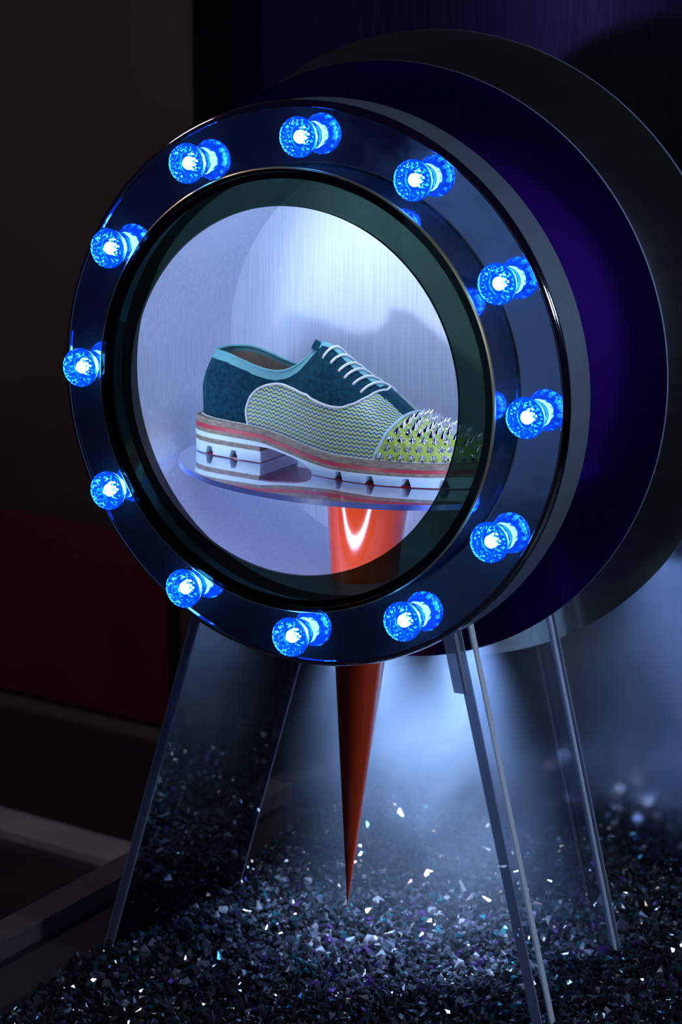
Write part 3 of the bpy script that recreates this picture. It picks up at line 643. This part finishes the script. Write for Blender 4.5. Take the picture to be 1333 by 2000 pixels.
# the bed under the loose pieces
xs = np.linspace(-0.252, 1.1, 60); ys = np.linspace(-0.6, 0.62, 50); xx, yy = np.meshgrid(xs, ys, indexing='ij'); yy = np.minimum(yy, back_y(xx) - 0.001)
V = np.stack([xx, yy, heap(xx, yy) - 0.007], -1).reshape(-1, 3); F = [(i * 50 + j, (i + 1) * 50 + j, (i + 1) * 50 + j + 1, i * 50 + j + 1) for i in range(59) for j in range(49)]
o = mesh('gravel_bed', V, F, mat('gravel_dark', (0.008, 0.008, 0.012), 0.5)); tag(o, 'dark compacted layer of crushed glass beneath the loose pieces', 'gravel', kind='stuff')
tone_me = {}
for i in order[:300]:
    key = (i % 14, int(tones[i] * 10))
    if key not in tone_me:
        v, f = protos[i % 14]; me = bpy.data.meshes.new('glass_shard'); me.from_pydata(v.tolist(), [], f)
        at = me.attributes.new('tone', 'FLOAT', 'FACE'); at.data.foreach_set('value', [float(tones[i])] * len(f)); me.materials.append(M['crushed_glass']); me.update(); tone_me[key] = me
    so = bpy.data.objects.new('glass_shard', tone_me[key]); COL.objects.link(so)
    R = Matrix(rotm(rot[i]).tolist()).to_4x4(); so.matrix_world = Matrix.Translation((gxs[i], gys[i], gz[i] + Z0)) @ R @ Matrix.Scale(float(size[i]), 4)
    look = next(n for p_, n in reversed(((0.0, 'black'), (0.5, 'smoky dark'), (0.78, 'grey'), (0.85, 'deep teal'), (0.89, 'violet'), (0.93, 'silvery white'), (0.98, 'bright teal'))) if tones[i] >= p_)
    qx, qy = px[i], py[i]; row = 'at the near edge' if qy > 1930 else 'in the near gravel' if qy > 1850 else 'in the middle gravel' if qy > 1780 else 'towards the back wall'
    col_ = 'by the left leg' if qx < 300 else 'well left of the spike' if qx < 560 else 'below the red spike' if qx < 800 else 'inside the right leg' if qx < 1000 else 'beside the right leg' if qx < 1190 else 'at the far right'
    big = 'large ' if size[i] > 0.0076 else 'small ' if size[i] < 0.0060 else ''
    tag(so, f'{big}{look} glass shard {col_}, {row}', 'glass shard', f'{big}{look} glass shards {col_}, {row}')

# ------------------------------------------------------------------ smoke drifting in the beam under the drum
sm = bpy.data.materials.new('smoke'); sm.use_nodes = True; n = sm.node_tree.nodes; l = sm.node_tree.links; n.clear()
o_ = n.new('ShaderNodeOutputMaterial'); vs = n.new('ShaderNodeVolumeScatter'); vs.inputs['Color'].default_value = (0.55, 0.72, 1.0, 1); vs.inputs['Anisotropy'].default_value = 0.0
tc = n.new('ShaderNodeTexCoord'); mp = n.new('ShaderNodeMapping'); mp.vector_type = 'POINT'
mp.inputs['Location'].default_value = (-0.012 / 0.215, -0.32 / 0.19, 0); mp.inputs['Scale'].default_value = (1 / 0.215, 1 / 0.19, 0)
ln = n.new('ShaderNodeVectorMath'); ln.operation = 'LENGTH'; fall = n.new('ShaderNodeMapRange'); fall.interpolation_type = 'SMOOTHSTEP'
for k_, v_ in (('From Min', 0.35), ('From Max', 1.0), ('To Min', 2.3), ('To Max', 0.0)): fall.inputs[k_].default_value = v_
nz = n.new('ShaderNodeTexNoise'); nz.inputs['Scale'].default_value = 11; nz.inputs['Detail'].default_value = 4; nz.inputs['Distortion'].default_value = 0.8
nr = n.new('ShaderNodeMapRange')
for k_, v_ in (('From Min', 0.35), ('From Max', 0.65), ('To Min', 0.4), ('To Max', 1.5)): nr.inputs[k_].default_value = v_
ml = n.new('ShaderNodeMath'); ml.operation = 'MULTIPLY'
l.new(tc.outputs['Object'], mp.inputs[0]); l.new(mp.outputs[0], ln.inputs[0]); l.new(ln.outputs['Value'], fall.inputs[0]); l.new(tc.outputs['Object'], nz.inputs['Vector']); l.new(nz.outputs['Fac'], nr.inputs[0])
l.new(fall.outputs[0], ml.inputs[0]); l.new(nr.outputs[0], ml.inputs[1])
sz = n.new('ShaderNodeSeparateXYZ'); zr = n.new('ShaderNodeMapRange'); m2 = n.new('ShaderNodeMath'); m2.operation = 'MULTIPLY'      # thins out towards the gravel
for k_, v_ in (('From Min', Z0 - 0.56), ('From Max', Z0 - 0.30), ('To Min', 0.22), ('To Max', 1.0)): zr.inputs[k_].default_value = v_
l.new(tc.outputs['Object'], sz.inputs[0]); l.new(sz.outputs['Z'], zr.inputs[0]); l.new(ml.outputs[0], m2.inputs[0]); l.new(zr.outputs[0], m2.inputs[1]); l.new(m2.outputs[0], vs.inputs['Density'])
l.new(vs.outputs[0], o_.inputs['Volume'])
n_ = 40; tt = np.arange(n_) * 2 * PI / n_; V = []
lev = [(-0.225, 0.12), (-0.262, 0.17), (-0.32, 0.19), (-0.42, 0.20), (-0.50, 0.21), (-0.558, 0.22)]
for z, r in lev: V.append(np.stack([0.012 + r * np.cos(tt), 0.31 + np.clip(r * np.sin(tt), -0.17, 0.19), np.full(n_, z)], -1))
F = [(i * n_ + a, i * n_ + (a + 1) % n_, (i + 1) * n_ + (a + 1) % n_, (i + 1) * n_ + a) for i in range(len(lev) - 1) for a in range(n_)] + [tuple(range(n_)), tuple((len(lev) - 1) * n_ + a for a in range(n_ - 1, -1, -1))]
o = mesh('smoke_haze', np.concatenate(V), F, sm, smooth=False)
tag(o, 'pale blue smoke lit by the spotlight under the drum', 'smoke', kind='stuff')
